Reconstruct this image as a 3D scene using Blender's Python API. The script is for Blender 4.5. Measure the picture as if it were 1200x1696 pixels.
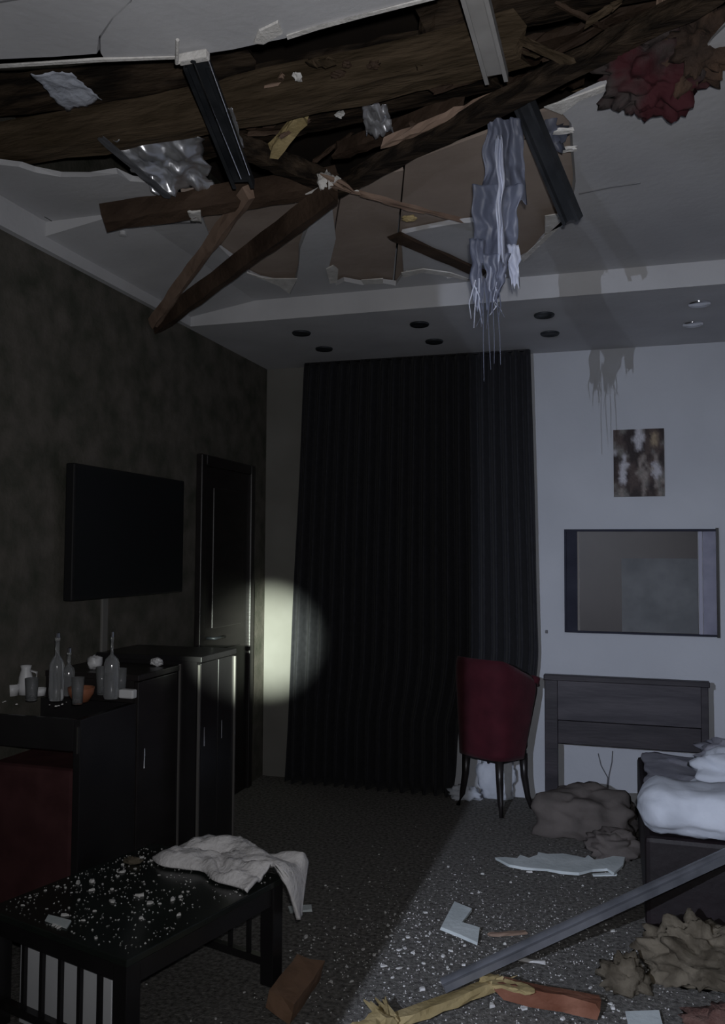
import bpy, bmesh, math, random
from mathutils import Vector, Matrix, noise
from mathutils.geometry import tessellate_polygon
for o in list(bpy.data.objects): bpy.data.objects.remove(o)
R = random.Random(7)
scn = bpy.context.scene
COL = scn.collection
rad = math.radians

# ------------------------------------------------------------------ camera
FPX, CAMH = 1400.0, 1.5
_y, _p, _r = rad(16.8), rad(2.75), rad(0.33)
FWD = Vector((-math.sin(_y)*math.cos(_p), math.cos(_y)*math.cos(_p), math.sin(_p)))
_rt = Vector((math.cos(_y), math.sin(_y), 0)); _up = _rt.cross(FWD)
RT = _rt*math.cos(_r) + _up*math.sin(_r); UP = -_rt*math.sin(_r) + _up*math.cos(_r)
CAM = Vector((0, 0, CAMH))
cd = bpy.data.cameras.new('camera'); cam = bpy.data.objects.new('camera', cd); COL.objects.link(cam)
cd.sensor_fit = 'VERTICAL'; cd.sensor_height = 24.0; cd.lens = FPX/1696.0*24.0; cd.clip_start = 0.02
M = Matrix((RT, UP, -FWD)).transposed().to_4x4(); M.translation = CAM
cam.matrix_world = M
scn.camera = cam

# ------------------------------------------------------------------ world, lamps, exposure
w = bpy.data.worlds.new('night'); scn.world = w; w.use_nodes = True
w.node_tree.nodes['Background'].inputs[0].default_value = (0.60, 0.62, 0.70, 1)
w.node_tree.nodes['Background'].inputs[1].default_value = 0.030
vs = scn.view_settings
vs.view_transform = 'Standard'; vs.look = 'None'; vs.gamma = 1.0; vs.exposure = 0.0; vs.use_curve_mapping = False

def spot(name, loc, target, power, angle, blend, col, size):
    l = bpy.data.lights.new(name, 'SPOT'); l.energy = power; l.spot_size = rad(angle); l.spot_blend = blend
    l.color = col; l.shadow_soft_size = size
    o = bpy.data.objects.new(name, l); COL.objects.link(o); o.location = loc
    o.rotation_euler = (Vector(target) - Vector(loc)).to_track_quat('-Z', 'Y').to_euler()
    return o
# the phone's own flash, beside the lens
spot('phone_flash', (0.02, 0.0, 1.56), (-0.98, 4.4, 2.45), 110, 118, 1.0, (0.98, 0.98, 1.0), 0.012)
# a helper's torch in the corridor behind: an added, unseen partition edge cuts its beam along the room
spot('corridor_torch', (-0.86, -1.25, 1.95), (-0.45, 3.5, 0.15), 450, 76, 1.0, (0.72, 0.80, 1.0), 0.0035)
# a narrow hand torch pointed at the far left corner
spot('hand_torch', (-0.25, -0.15, 1.45), (-2.27, 5.34, 0.90), 5200, 8.6, 1.0, (0.90, 1.0, 0.86), 0.02)

# ------------------------------------------------------------------ helpers
def ray(px, py): return FWD + RT*((px-600)/FPX) - UP*((py-848)/FPX)
def onz(px, py, z): d = ray(px, py); return CAM + d*((z-CAMH)/d.z)
def ony(px, py, y): d = ray(px, py); return CAM + d*(y/d.y)
def onx(px, py, x): d = ray(px, py); return CAM + d*(x/d.x)

MATS = {}
def mat(name, c1, c2=None, rough=0.7, metal=0.0, scale=8.0, bump=0.0, bscale=None, stretch=(1,1,1), detail=6.0,
        spec=0.5, trans=0.0, alpha=1.0, sheen=0.0, lo=0.35, hi=0.65, ior=1.45, coat=0.0):
    if name in MATS: return MATS[name]
    m = bpy.data.materials.new(name); m.use_nodes = True; nt = m.node_tree; b = nt.nodes['Principled BSDF']
    b.inputs['Roughness'].default_value = rough; b.inputs['Metallic'].default_value = metal
    b.inputs['Specular IOR Level'].default_value = spec; b.inputs['Transmission Weight'].default_value = trans
    b.inputs['Alpha'].default_value = alpha; b.inputs['Sheen Weight'].default_value = sheen; b.inputs['IOR'].default_value = ior
    b.inputs['Coat Weight'].default_value = coat
    tc = nt.nodes.new('ShaderNodeTexCoord'); mp = nt.nodes.new('ShaderNodeMapping'); mp.inputs['Scale'].default_value = stretch
    nt.links.new(tc.outputs['Object'], mp.inputs[0])
    nz = nt.nodes.new('ShaderNodeTexNoise'); nz.inputs['Scale'].default_value = scale; nz.inputs['Detail'].default_value = detail
    nt.links.new(mp.outputs[0], nz.inputs['Vector'])
    rp = nt.nodes.new('ShaderNodeValToRGB'); rp.color_ramp.elements[0].position = lo; rp.color_ramp.elements[1].position = hi
    rp.color_ramp.elements[0].color = (*c1, 1); rp.color_ramp.elements[1].color = (*(c2 or c1), 1)
    nt.links.new(nz.outputs['Fac'], rp.inputs[0]); nt.links.new(rp.outputs[0], b.inputs['Base Color'])
    if bump:
        n2 = nt.nodes.new('ShaderNodeTexNoise'); n2.inputs['Scale'].default_value = bscale or scale*4; n2.inputs['Detail'].default_value = 4
        nt.links.new(mp.outputs[0], n2.inputs['Vector'])
        bp = nt.nodes.new('ShaderNodeBump'); bp.inputs['Strength'].default_value = bump; bp.inputs['Distance'].default_value = 0.01
        nt.links.new(n2.outputs['Fac'], bp.inputs['Height']); nt.links.new(bp.outputs[0], b.inputs['Normal'])
    MATS[name] = m; return m

m_ceil   = mat('ceiling_paint', (.48,.48,.495), (.555,.555,.57), .9, scale=2.5, bump=.15, bscale=30, spec=.1)
m_gyp    = mat('gypsum_edge', (.62,.60,.57), (.78,.76,.73), .95, scale=25, bump=.4, spec=.1)
m_wall   = mat('white_wall_paint', (.46,.475,.51), (.52,.535,.57), .85, scale=1.6, bump=.1, bscale=40, spec=.15)
m_paper  = mat('dark_wallpaper', (.052,.054,.042), (.125,.112,.098), .75, scale=9, lo=.3, hi=.72, bump=.3, bscale=60, spec=.2)
m_carpet = mat('dark_carpet', (.072,.068,.062), (.28,.268,.248), .95, scale=60, bump=.7, bscale=160, spec=.1, lo=.3, hi=.75)
m_void   = mat('roof_void_dust', (.020,.014,.010), (.040,.028,.020), .95, scale=3)
m_wood   = mat('old_dark_timber', (.010,.007,.005), (.060,.042,.028), .8, scale=9, stretch=(.5,3,3), bump=.9, bscale=24, lo=.4, hi=.7, spec=.2)
m_wood3  = mat('olive_brown_timber', (.048,.034,.020), (.10,.072,.046), .8, scale=7, stretch=(.6,3,3), bump=.8, bscale=22, spec=.2)
m_wood2  = mat('brown_timber', (.034,.021,.014), (.080,.052,.036), .75, scale=5, bump=.5, bscale=40, spec=.25)
m_plank  = mat('pale_brown_plank', (.20,.135,.10), (.32,.225,.17), .7, scale=6, bump=.3, spec=.25)
m_pine   = mat('split_pine', (.30,.23,.105), (.48,.38,.20), .8, scale=9, bump=.5, bscale=50, spec=.2)
m_redwood= mat('reddish_wood', (.16,.062,.036), (.27,.125,.08), .8, scale=9, bump=.5, bscale=50, spec=.2)
m_board  = mat('brown_board_paper', (.34,.275,.235), (.42,.345,.295), .9, scale=3, bump=.2, bscale=20, spec=.1)
m_foil   = mat('crumpled_foil', (.66,.67,.70), (.82,.83,.87), .30, metal=.85, scale=6, bump=.35, bscale=9)
m_film   = mat('blue_grey_film', (.075,.082,.115), (.165,.18,.24), .45, metal=.0, scale=5, bump=.4, bscale=16, alpha=.80)
m_fold   = mat('pale_film_fold', (.30,.32,.40), (.48,.50,.58), .4, scale=8, bump=.3)
m_cloth_w= mat('pale_membrane', (.42,.45,.52), (.55,.58,.66), .8, scale=14, bump=.5)
m_metal  = mat('galvanised_steel', (.13,.135,.15), (.24,.245,.265), .5, metal=.5, scale=7, bump=.1)
m_lstud  = mat('pale_galvanised', (.34,.33,.32), (.44,.43,.42), .6, metal=.1, scale=7, bump=.1)
m_dmetal = mat('grimy_steel_unlit_chrome', (.022,.025,.030), (.05,.054,.062), .5, metal=.4, scale=9, bump=.2)
m_black  = mat('black_lacquer', (.013,.012,.013), (.019,.018,.019), .28, scale=4, bump=.02, spec=.4)
m_dwood  = mat('espresso_wood', (.014,.012,.012), (.020,.017,.017), .35, scale=4, stretch=(1,1,6), bump=.05, spec=.45)
m_tv     = mat('tv_screen', (.010,.011,.012), None, .45, spec=.25)
m_tvb    = mat('tv_bezel', (.011,.011,.012), None, .5, spec=.3)
m_curt   = mat('black_curtain', (.016,.016,.019), (.022,.022,.026), .75, scale=30, spec=.25, sheen=.05)
m_red    = mat('dark_red_velvet', (.045,.007,.012), (.070,.011,.018), .8, scale=9, bump=.15, spec=.2, sheen=.08)
m_redd   = mat('maroon_fabric', (.050,.020,.021), (.070,.029,.030), .85, scale=12, spec=.15)
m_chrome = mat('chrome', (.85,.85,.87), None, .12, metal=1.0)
m_can    = mat('lamp_can', (.015,.015,.015), None, .6)
m_glass  = mat('clear_glass', (.86,.88,.90), None, .08, trans=.90, ior=1.45)
m_white  = mat('white_porcelain', (.55,.55,.56), (.62,.62,.63), .4, scale=6)
m_linen  = mat('white_linen', (.52,.55,.61), (.62,.65,.71), .9, scale=9, bump=.35, bscale=25, spec=.1)
m_sheet  = mat('grey_sheet', (.24,.24,.28), (.34,.34,.38), .9, scale=6, bump=.4, bscale=20, spec=.1)
m_towel  = mat('dusty_towel', (.72,.70,.70), (.86,.84,.84), .95, scale=10, bump=.6, bscale=70, spec=.05)
m_sack   = mat('brown_sack', (.105,.092,.085), (.15,.13,.12), .9, scale=7, bump=.4, bscale=30, spec=.1)
m_heap   = mat('brown_wool', (.070,.058,.042), (.17,.145,.108), .95, scale=14, bump=.9, bscale=40, spec=.05)
m_redins = mat('red_insulation', (.055,.013,.017), (.055,.044,.042), .85, scale=7, bump=.8, bscale=25, spec=.3, lo=.42, hi=.6)
m_chip   = mat('plaster', (.55,.54,.52), (.72,.71,.69), .9, scale=40, spec=.1)
m_scrap  = mat('plasterboard_face', (.55,.60,.60), (.68,.73,.73), .85, scale=10, bump=.3, spec=.1)
m_panelb = mat('brown_glass_panel', (.046,.039,.037), (.058,.049,.046), .4, scale=3, spec=.25)
m_reflplate = mat('reflection_and_plate_grey', (.115,.12,.125), (.16,.165,.17), .6, scale=7, spec=.2)
m_paneln = mat('navy_strip', (.022,.023,.036), (.034,.036,.052), .7, scale=6, spec=.15)
m_panell = mat('lavender_strip', (.15,.15,.21), (.22,.22,.29), .45, scale=9, spec=.4)
m_hbwood = mat('dark_walnut', (.022,.019,.024), (.042,.036,.042), .5, scale=3, stretch=(1.2,6,6), bump=.1, spec=.35)
m_hbpan  = mat('dull_walnut_panel', (.036,.032,.040), (.068,.061,.070), .5, scale=2.5, stretch=(1,4,6), bump=.1, spec=.35)
m_orange = mat('amber_bowl', (.23,.085,.045), (.32,.13,.07), .4, scale=8, spec=.4)
m_wire   = mat('grey_cable', (.12,.12,.13), None, .6)
m_cond   = mat('grey_conduit', (.16,.155,.145), None, .6)
m_ttop   = mat('black_glass_tabletop', (.012,.014,.013), (.020,.026,.022), .22, scale=3, spec=.4)

class MB:
    def __init__(s): s.v = []; s.f = []
    def add(s, vs, fs):
        k = len(s.v); s.v += [Vector(v) for v in vs]; s.f += [tuple(i+k for i in f) for f in fs]; return s
    def box(s, a, b, m=None):
        (x0,y0,z0),(x1,y1,z1) = a, b
        vs = [Vector(p) for p in ((x0,y0,z0),(x1,y0,z0),(x1,y1,z0),(x0,y1,z0),(x0,y0,z1),(x1,y0,z1),(x1,y1,z1),(x0,y1,z1))]
        if m: vs = [m @ v for v in vs]
        return s.add(vs, [(0,3,2,1),(4,5,6,7),(0,1,5,4),(1,2,6,5),(2,3,7,6),(3,0,4,7)])
    def loft(s, rings, cap=True):
        n = len(rings[0]); vs = [v for r in rings for v in r]; fs = []
        for i in range(len(rings)-1):
            for j in range(n):
                fs.append((i*n+j, i*n+(j+1)%n, (i+1)*n+(j+1)%n, (i+1)*n+j))
        if cap:
            fs.append(tuple(reversed(range(n)))); fs.append(tuple((len(rings)-1)*n+j for j in range(n)))
        return s.add(vs, fs)
    def tube(s, pts, r, n=8):
        pts = [Vector(p) for p in pts]; rings = []
        for i, p in enumerate(pts):
            d = (pts[min(i+1,len(pts)-1)] - pts[max(i-1,0)]).normalized()
            u = d.cross(Vector((0,0,1)) if abs(d.z) < .95 else Vector((1,0,0))).normalized(); v = d.cross(u)
            rr = r[i] if isinstance(r, (list,tuple)) else r
            rings.append([p + (u*math.cos(2*math.pi*k/n) + v*math.sin(2*math.pi*k/n))*rr for k in range(n)])
        return s.loft(rings)
    def lathe(s, prof, n=20, c=(0,0,0)):
        c = Vector(c)
        return s.loft([[c + Vector((r*math.cos(2*math.pi*k/n), r*math.sin(2*math.pi*k/n), z)) for k in range(n)] for r, z in prof])
    def grid(s, nu, nv, fn):
        vs = [fn(i/nu, j/nv) for j in range(nv+1) for i in range(nu+1)]
        return s.add(vs, [(j*(nu+1)+i, j*(nu+1)+i+1, (j+1)*(nu+1)+i+1, (j+1)*(nu+1)+i) for j in range(nv) for i in range(nu)])
    def slab(s, loops, z0, z1, jit=0.0):
        """polygon (outer loop, then holes; xy points) extruded between z0 and z1"""
        L = [[Vector((p[0], p[1], 0)) for p in lp] for lp in loops]
        tris = tessellate_polygon(L); flat = [v for lp in L for v in lp]; n = len(flat)
        vs = [(v.x, v.y, z0) for v in flat] + [(v.x + R.uniform(-jit,jit), v.y + R.uniform(-jit,jit), z1) for v in flat]
        fs = [tuple(t) for t in tris] + [tuple(i+n for i in reversed(t)) for t in tris]
        k = 0
        for lp in L:
            m = len(lp)
            fs += [(k+i, k+(i+1)%m, n+k+(i+1)%m, n+k+i) for i in range(m)]; k += m
        return s.add(vs, fs)
    def build(s, name, m, parent=None, smooth=False, bevel=0.0, sub=0, solid=0.0, fix=True):
        me = bpy.data.meshes.new(name); me.from_pydata([tuple(v) for v in s.v], [], s.f); me.update()
        if fix:
            bm = bmesh.new(); bm.from_mesh(me); bmesh.ops.recalc_face_normals(bm, faces=bm.faces); bm.to_mesh(me); bm.free()
        me.materials.append(m)
        o = bpy.data.objects.new(name, me); COL.objects.link(o)
        if parent:
            o.parent = parent
            if parent.type == 'EMPTY' or parent.location.length > 0: o.matrix_parent_inverse = parent.matrix_basis.inverted()
        if smooth: me.polygons.foreach_set('use_smooth', [True]*len(me.polygons))
        if solid: md = o.modifiers.new('solid', 'SOLIDIFY'); md.thickness = solid; md.offset = 0
        if bevel: md = o.modifiers.new('bevel', 'BEVEL'); md.width = bevel; md.segments = 2; md.limit_method = 'ANGLE'
        if sub: md = o.modifiers.new('sub', 'SUBSURF'); md.levels = sub; md.render_levels = sub
        return o
def tag(o, label=None, cat=None, group=None, kind=None):
    for k, v in (('label',label),('category',cat),('group',group),('kind',kind)):
        if v: o[k] = v
    return o
def thing(name, label, cat, loc=(0,0,0), group=None):
    o = bpy.data.objects.new(name, None); COL.objects.link(o); o.location = loc; o.empty_display_size = .1
    return tag(o, label, cat, group)
def struct(o): o['kind'] = 'structure'; return o
def nz(p, s=1.0): return noise.noise(Vector(p)*s)

def frame(d, roll=0.0):
    d = d.normalized(); u = d.cross(Vector((0,0,1))).normalized(); v = u.cross(d)
    c, s_ = math.cos(roll), math.sin(roll)
    return u*c + v*s_, v*c - u*s_
def timber(p0, p1, wid, hgt, roll=0.0, jag=0.03, rough=.004, segs=14, bow=0.0, splinter=0):
    """a rough-sawn or broken length of wood: rectangular section, uneven arrises, ragged ends"""
    p0, p1 = Vector(p0), Vector(p1); d = p1-p0; u, v = frame(d, roll); mb = MB(); dn = d.normalized()
    sect = [(-1,-1),(0,-1),(1,-1),(1,0),(1,1),(0,1),(-1,1),(-1,0)]
    e0 = [R.uniform(-jag,jag) for _ in sect]; e1 = [R.uniform(-jag,jag) for _ in sect]; rings = []
    for i in range(segs+1):
        t = i/segs; c = p0 + d*t + v*(bow*math.sin(math.pi*t)); ring = []
        for k, (a, b) in enumerate(sect):
            off = e0[k] if i == 0 else (e1[k] if i == segs else 0)
            ring.append(c + u*(a*wid/2 + R.uniform(-rough,rough)) + v*(b*hgt/2 + R.uniform(-rough,rough)) + dn*off)
        rings.append(ring)
    mb.loft(rings)
    for k in range(splinter):
        a, b = R.uniform(-.4,.4)*wid, R.uniform(-.4,.4)*hgt; L = R.uniform(.04,.12)
        q = p1 - dn*.04 + u*a + v*b; tip = q + dn*(L+.04) + u*R.uniform(-.02,.02) + v*R.uniform(-.02,.02)
        mb.tube([q, (q+tip)/2, tip], [wid*.16, wid*.12, .001], 5)
    return mb
def channel(p0, p1, wid, dep, roll=0.0, th=.004, open_=1):
    """C-section steel stud"""
    p0, p1 = Vector(p0), Vector(p1); d = p1-p0; u, v = frame(d, roll)
    pr = [(-wid/2,0),(-wid/2,dep),(-wid/2+th*3,dep),(-wid/2+th*3,dep-th),(-wid/2+th,dep-th),(-wid/2+th,th),(wid/2-th,th),(wid/2-th,dep-th),(wid/2-th*3,dep-th),(wid/2-th*3,dep),(wid/2,dep),(wid/2,0)]
    return MB().loft([[c + u*a + v*b*open_ for a, b in pr] for c in (p0, p1)])
def blob(c, rx, ry, rz, amp, freq, nu=36, nv=20, seed=0.0, flat=None, pw=1.0):
    """a lumpy closed body; flat = height its underside rests on"""
    c = Vector(c); rings = []
    for j in range(nv+1):
        th = math.pi*(.02 + .96*j/nv); ring = []
        for i in range(nu):
            ph = 2*math.pi*i/nu
            def sp(x): return math.copysign(abs(x)**pw, x)
            d = Vector((sp(math.sin(th))*sp(math.cos(ph)), sp(math.sin(th))*sp(math.sin(ph)), sp(math.cos(th))))
            k = 1 + amp*noise.fractal(d*freq + Vector((seed,seed*2,seed*3)), 1.0, 2.0, 3)
            p = c + Vector((d.x*rx*k, d.y*ry*k, d.z*rz*k))
            if flat is not None and p.z < flat: p.z = flat
            ring.append(p)
        rings.append(ring)
    return MB().loft(rings)

# ------------------------------------------------------------------ room shell
XL, XR, YB, ZS, ZC, YS = -2.30, 1.55, 5.34, 2.755, 2.87, 4.184
ZT = 3.75
struct(MB().box((XL-.1,-2.2,-.1),(XR+.1,YB+.1,0)).build('floor', m_carpet))
struct(MB().box((XL-.1,-.5,0),(XL,YB+.1,ZT)).build('wall_left', m_paper))
struct(MB().box((XL,YB,0),(XR,YB+.1,ZT)).build('wall_back', m_wall))
struct(MB().box((XR,-.5,0),(XR+.1,YB+.1,ZT)).build('wall_right', m_wall))
struct(MB().box((XL-.1,-.60,0),(-.86,-.5,ZT)).build('wall_shadow_edge', m_wall))       # unseen partition added so that its edge cuts the torch beam
struct(MB().box((XL-.1,-.6,ZT),(XR+.1,YB+.1,ZT+.08)).build('roof_deck', m_void))

struct(MB().box((XL,YB-.012,0),(-1.93,YB,ZS)).build('trim_4', mat('taupe_wall_paper',(.17,.165,.15),(.20,.195,.18),.8,scale=3,spec=.2)))
HOLE = [(-260,106),(-80,102),(0,98),(90,94),(160,89),(163,62),(185,30),(215,2),(226,-22),(217,4),(187,32),(166,64),(167,88),(172,96),
        (235,98),(300,95),(345,88),(385,82),(430,72),(470,64),(520,45),(560,38),(600,26),(660,10),(725,-4),(830,-60),(1000,-110),(1210,-90),(1236,10),(1182,62),(1150,105),
        (1080,150),(1040,152),(1000,144),(962,160),(925,182),(946,205),(950,260),(953,300),(945,350),(928,372),(895,398),(876,420),(862,432),(838,450),(800,462),(775,470),
        (755,459),(740,461),(715,450),(690,453),(672,449),(662,462),(655,473),(628,468),(600,472),(570,466),(556,473),(545,440),(556,395),(550,345),(530,333),(512,372),(497,412),(494,445),(490,468),(480,488),
        (470,480),(455,468),(436,464),(415,455),(385,430),(350,400),(330,350),(285,322),(240,302),(215,300),(195,288),(150,293),(100,293),(60,286),(30,276),(0,273),(-120,262),(-300,255)]
def ceil_xy(pts, z=ZC, ymax=YS-.03, xmin=XL+.06):
    out = []
    for a, b in pts:
        p = onz(a, b, z); out.append((max(p.x, xmin), min(p.y, ymax)))
    return out
hole = ceil_xy(HOLE)
ceil = struct(MB().slab([[(XL,-.6),(XR,-.6),(XR,YS),(XL,YS)], hole], ZC, ZC+.022, .012).build('ceiling', m_ceil, fix=False))
def ceil_piece(name, pts, z, th, m, jit=.004):
    return MB().slab([ceil_xy(pts, z)], z, z+th, jit).build(name, m, ceil)
# boards of brown backing exposed where the plaster came away
ceil_piece('backing_board', [(300,318),(520,300),(566,300),(556,492),(470,500),(300,470)], ZC+.030, .012, m_board)
ceil_piece('backing_board', [(569,300),(668,282),(668,486),(559,492)], ZC+.034, .012, m_board)
ceil_piece('backing_board', [(671,270),(820,215),(965,160),(975,380),(870,470),(671,486)], ZC+.030, .012, m_board)
# plaster still clinging to the boards, and torn flaps of its face
ceil_piece('plaster_remnant', [(664,388),(700,380),(745,372),(800,366),(806,448),(775,462),(742,452),(700,446),(668,450)], ZC+.004, .020, m_ceil)
for pts in ([(408,452),(440,462),(492,462),(479,487),(462,474)], [(540,446),(552,440),(560,446),(558,468),(546,470)], [(598,464),(634,462),(634,470),(602,471)],
            [(903,358),(930,354),(934,372),(902,388)], [(862,428),(930,366),(933,370),(866,434)], [(664,452),(700,446),(745,452),(775,462),(776,467),(744,458),(700,452),(668,460)],
            [(900,178),(960,158),(1002,142),(1000,152),(958,168),(930,190)], [(0,108),(165,99),(330,94),(345,92),(345,96),(165,103),(0,113)],[(420,72),(430,52),(460,38),(468,56),(436,74)],
            [(474,60),(524,44),(600,24),(725,-6),(727,-2),(600,30),(526,50),(476,66)]):
    ceil_piece('torn_flap', pts, ZC-.006, .005, m_gyp)
# board joints on the underside
def joint(pts, wpx=1.6):
    up_ = [(a, b-wpx) for a, b in pts]; dn = [(a, b+wpx) for a, b in pts][::-1]
    return ceil_piece('joint_line', up_+dn, ZC-.0025, .003, mat('joint_shadow_gap',(.22,.22,.23),None,.9), 0)
joint([(-120,386),(0,379),(90,376),(180,374),(260,371),(325,369)]); joint([(38,393),(90,390),(178,383),(240,378)], 1.0)
joint([(958,322),(1010,311),(1060,304)], .8)
joint([(-200,30),(-60,14),(0,4),(60,-6)], 1.4)
# soffit over the window wall and the narrow cornice on the left
sof = struct(MB().box((XL,YS,ZS),(XR,YB,ZC+.02)).build('trim_1', m_ceil)); tag(sof, 'dropped white soffit above the black curtain')
YC = 2.93
co = MB().box((XL,-.5,ZS),(XL+.03,YC,ZC))
co.loft([[Vector((a,y,z)) for a, z in ((XL,ZS),(XL+.03,ZS),(XL+.03,2.808),(XL+.42,ZC-.0005),(XL,ZC-.0005))] for y in (YC, YS-.001)])
struct(co.build('trim_2', m_ceil))     # narrow cornice; beyond the board joint the ceiling edge has sagged onto it
def downlight(x, y, label, ring):
    t = thing('recessed_downlight', label, 'downlight', (x,y,ZS), 'recessed downlights in the soffit')
    MB().lathe([(.036,-.004),(.050,-.012),(.054,-.004),(.052,.0),(.036,.0)], 24, (x,y,ZS)).build('trim_ring', ring, t, True)
    MB().lathe([(.036,-.0035),(.034,-.002),(.020,-.0015),(.004,-.001)], 20, (x,y,ZS)).build('lamp_face', m_can, t)
    return t
for x, nm in ((-1.72,'left of the curtain top, by the left wall'),(-1.03,'above the middle of the curtain'),(-.36,'above the right edge of the curtain'),(.40,'brightest, above the wall picture')):
    for y, rw in ((4.47,'front'),(4.86,'rear')):
        downlight(x, y, f'{rw} recessed downlight of the soffit pair {nm}', m_chrome if x > 0 else m_dmetal)  # dark metal rings stand in for unlit chrome; only the lit pair is chrome

# door in the left wall
d0, d1, dz = 4.33, 5.07, 2.06
door = bpy.data.objects.new('door_1', None); COL.objects.link(door); door.location = (XL, 4.7, 0); struct(door); door['label'] = 'dark panelled door in the left wall'
MB().box((XL,d0+.06,0),(XL+.022,d1-.06,dz-.06)).build('leaf', m_dwood, door, bevel=.003)
for a, b in ((d0,d0+.06),(d1-.06,d1)): MB().box((XL,a,0),(XL+.04,b,dz)).build('jamb', m_dwood, door, bevel=.006)
MB().box((XL,d0+.06,dz-.06),(XL+.04,d1-.06,dz)).build('head_casing', m_dwood, door, bevel=.006)
for a, b in ((.18,.92),(1.05,1.88)):
    MB().box((XL+.02,d0+.17,a),(XL+.031,d1-.17,b)).build('panel', m_dwood, door, bevel=.008)
MB().tube([(XL+.022,d0+.12,1.0),(XL+.07,d0+.12,1.0),(XL+.072,d0+.13,1.0),(XL+.072,d0+.23,1.0)], .009).build('handle', m_dmetal, door, True)

# ------------------------------------------------------------------ wrecked timber above the ceiling
def wood(p0, p1, wid, hgt, label, m=m_wood, name='timber_beam', **k):
    o = timber(p0, p1, wid, hgt, **k).build(name, m); return tag(o, label, 'beam')
wood(onz(-140,262,2.99), onz(860,66,3.03), .10, .125, 'thick dark beam crossing the hole from the left edge', roll=.1, rough=.006, bow=-.03, m=m_wood3)
wood(onz(176,361,2.80), onz(560,298,2.90), .06, .085, 'dark reddish beam with a broken end beside the ceiling joint', m_wood2, roll=.2, jag=.02)
wood(onz(535,322,2.84), onz(1190,-18,2.94), .045, .060, 'long dark beam rising from the splintered junction to the upper right', roll=.15, rough=.005, segs=20)
wood(onz(552,318,2.80), ony(258,540,3.86), .045, .075, 'dark brown strut slanting down to the left corner of the soffit', m_wood2, roll=.3)
wood(onz(412,318,2.84), ony(252,536,3.80), .030, .050, 'narrow pale brown plank slanting down beside the dark strut', m_plank, name='timber_plank', roll=.5, jag=.01)
wood(onz(452,252,2.93), onz(506,186,2.99), .05, .025, 'short yellowish broken plank inside the ceiling hole', m_pine, name='timber_plank', jag=.04, segs=6)
wood(onz(380,150,3.10), onz(800,62,3.12), .07, .10, 'dark joist behind the light steel stud', rough=.006)
wood(onz(300,240,3.10), onz(820,110,3.10), .08, .11, 'dark joist deep in the hole above the junction', rough=.006)
wood(onz(-100,170,3.10), onz(420,110,3.10), .07, .11, 'dark joist above the thick beam at the upper left', rough=.006)
wood(onz(640,235,2.90), onz(850,150,2.93), .02, .03, 'brown broken batten lying along the long rising beam', m_plank, jag=.03)
wood(onz(560,250,3.02), onz(760,175,3.02), .05, .05, 'brown batten near the small foil scrap', m_wood2, jag=.03)
wood(onz(700,40,3.15), onz(1120,-60,3.15), .08, .12, 'dark joist at the top edge right of the steel stud', rough=.006)
wood(onz(380,235,2.96), onz(540,300,2.87), .05, .07, 'dark broken beam meeting the junction from behind the black channel', jag=.02)
wood(onz(655,392,2.855), onz(800,455,2.855), .075, .012, 'flat brown lath over the plaster remnant', m_wood2, name='timber_lath', segs=6, rough=.003)
for k, (a, b) in enumerate((((-60,180),(240,185)),((650,160),(830,60)),((860,90),(1120,10)),((840,150),(960,120)))):
    wood(onz(*a,3.25), onz(*b,3.25), .12, .03, ('rough roof board at the far upper left of the hole','rough roof board left of the light steel stud','rough roof board above the long rising beam','rough roof board beside the red insulation')[k], m_wood2, name='roof_board', rough=.006)
# splintered junction: one knot of fibres
kn = thing('splintered_joint', 'pale splintered knot where the broken beams meet', 'debris', onz(545,306,2.84))
for k in range(11):
    a = onz(545+R.uniform(-16,16), 306+R.uniform(-10,10), 2.83); b = onz(545+R.uniform(-40,50), 306+R.uniform(-24,26), 2.83+R.uniform(-.03,.03))
    MB().tube([a,(a+b)/2+Vector((0,0,R.uniform(-.01,.01))),b],[.010,.008,.002],5).build('splinter', m_plank if k%3 else m_gyp, kn)
blob(onz(540,302,2.84),.035,.035,.03,.6,3,16,10,3).build('knot', m_gyp, kn, True)
for a, b, lab in (((555,308),(758,364),'long pale splinter pointing right from the junction'),((600,322),(700,352),'short pale splinter lying below the long one')):
    tag(timber(onz(*a,2.82), onz(*b,2.84), .012, .014, jag=.03, rough=.003, segs=8).build('splinter', m_plank), lab, 'splinter')
tag(blob(onz(678,362,2.84),.03,.015,.012,.5,3,14,8,5).build('wood_scrap', m_pine), 'small yellowish chunk stuck below the long splinter', 'debris')

# ------------------------------------------------------------------ steel studs
def stud(p0, p1, wid, dep, m, label, roll=0.0, op=1, name='steel_stud'):
    return tag(channel(p0, p1, wid, dep, roll, open_=op).build(name, m), label, 'metal stud')
stud(onz(772,-70,2.925), onz(822,122,2.915), .068, .03, m_lstud, 'light galvanised steel stud hanging down from the top edge', 0, -1)
stud(onz(868,160,2.93), ony(952,362,2.86), .062, .035, m_dmetal, 'dark steel stud with an open end hanging at the right', 0, -1)
stud(onz(326,98,2.88), ony(404,300,2.62), .075, .03, m_dmetal, 'black steel channel with bright edges below the bracket', 0, -1)
for a, b in (((318,100),(398,296)),((344,100),(412,290))):
    tag(MB().tube([onz(*a,2.845), ony(*b,2.52)], .0035, 6).build('channel_edge_glint', m_chrome), 'bright %s edge glint along the black channel' % ('left' if a[0] == 318 else 'right'), 'glint')  # thin chrome tubes added as glints on the channel's edges
br = thing('hanger_bracket', 'small dirty white bracket at the near edge of the hole', 'bracket', onz(320,95,2.86))
q = onz(320,95,2.85); MB().box((q.x-.045,q.y-.012,q.z-.012),(q.x+.045,q.y+.012,q.z+.012)).build('plate', m_gyp, br, bevel=.004)
MB().lathe([(.008,-.014),(.008,.0),(.002,.004)], 10, q).build('bolt', m_dmetal, br)
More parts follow.
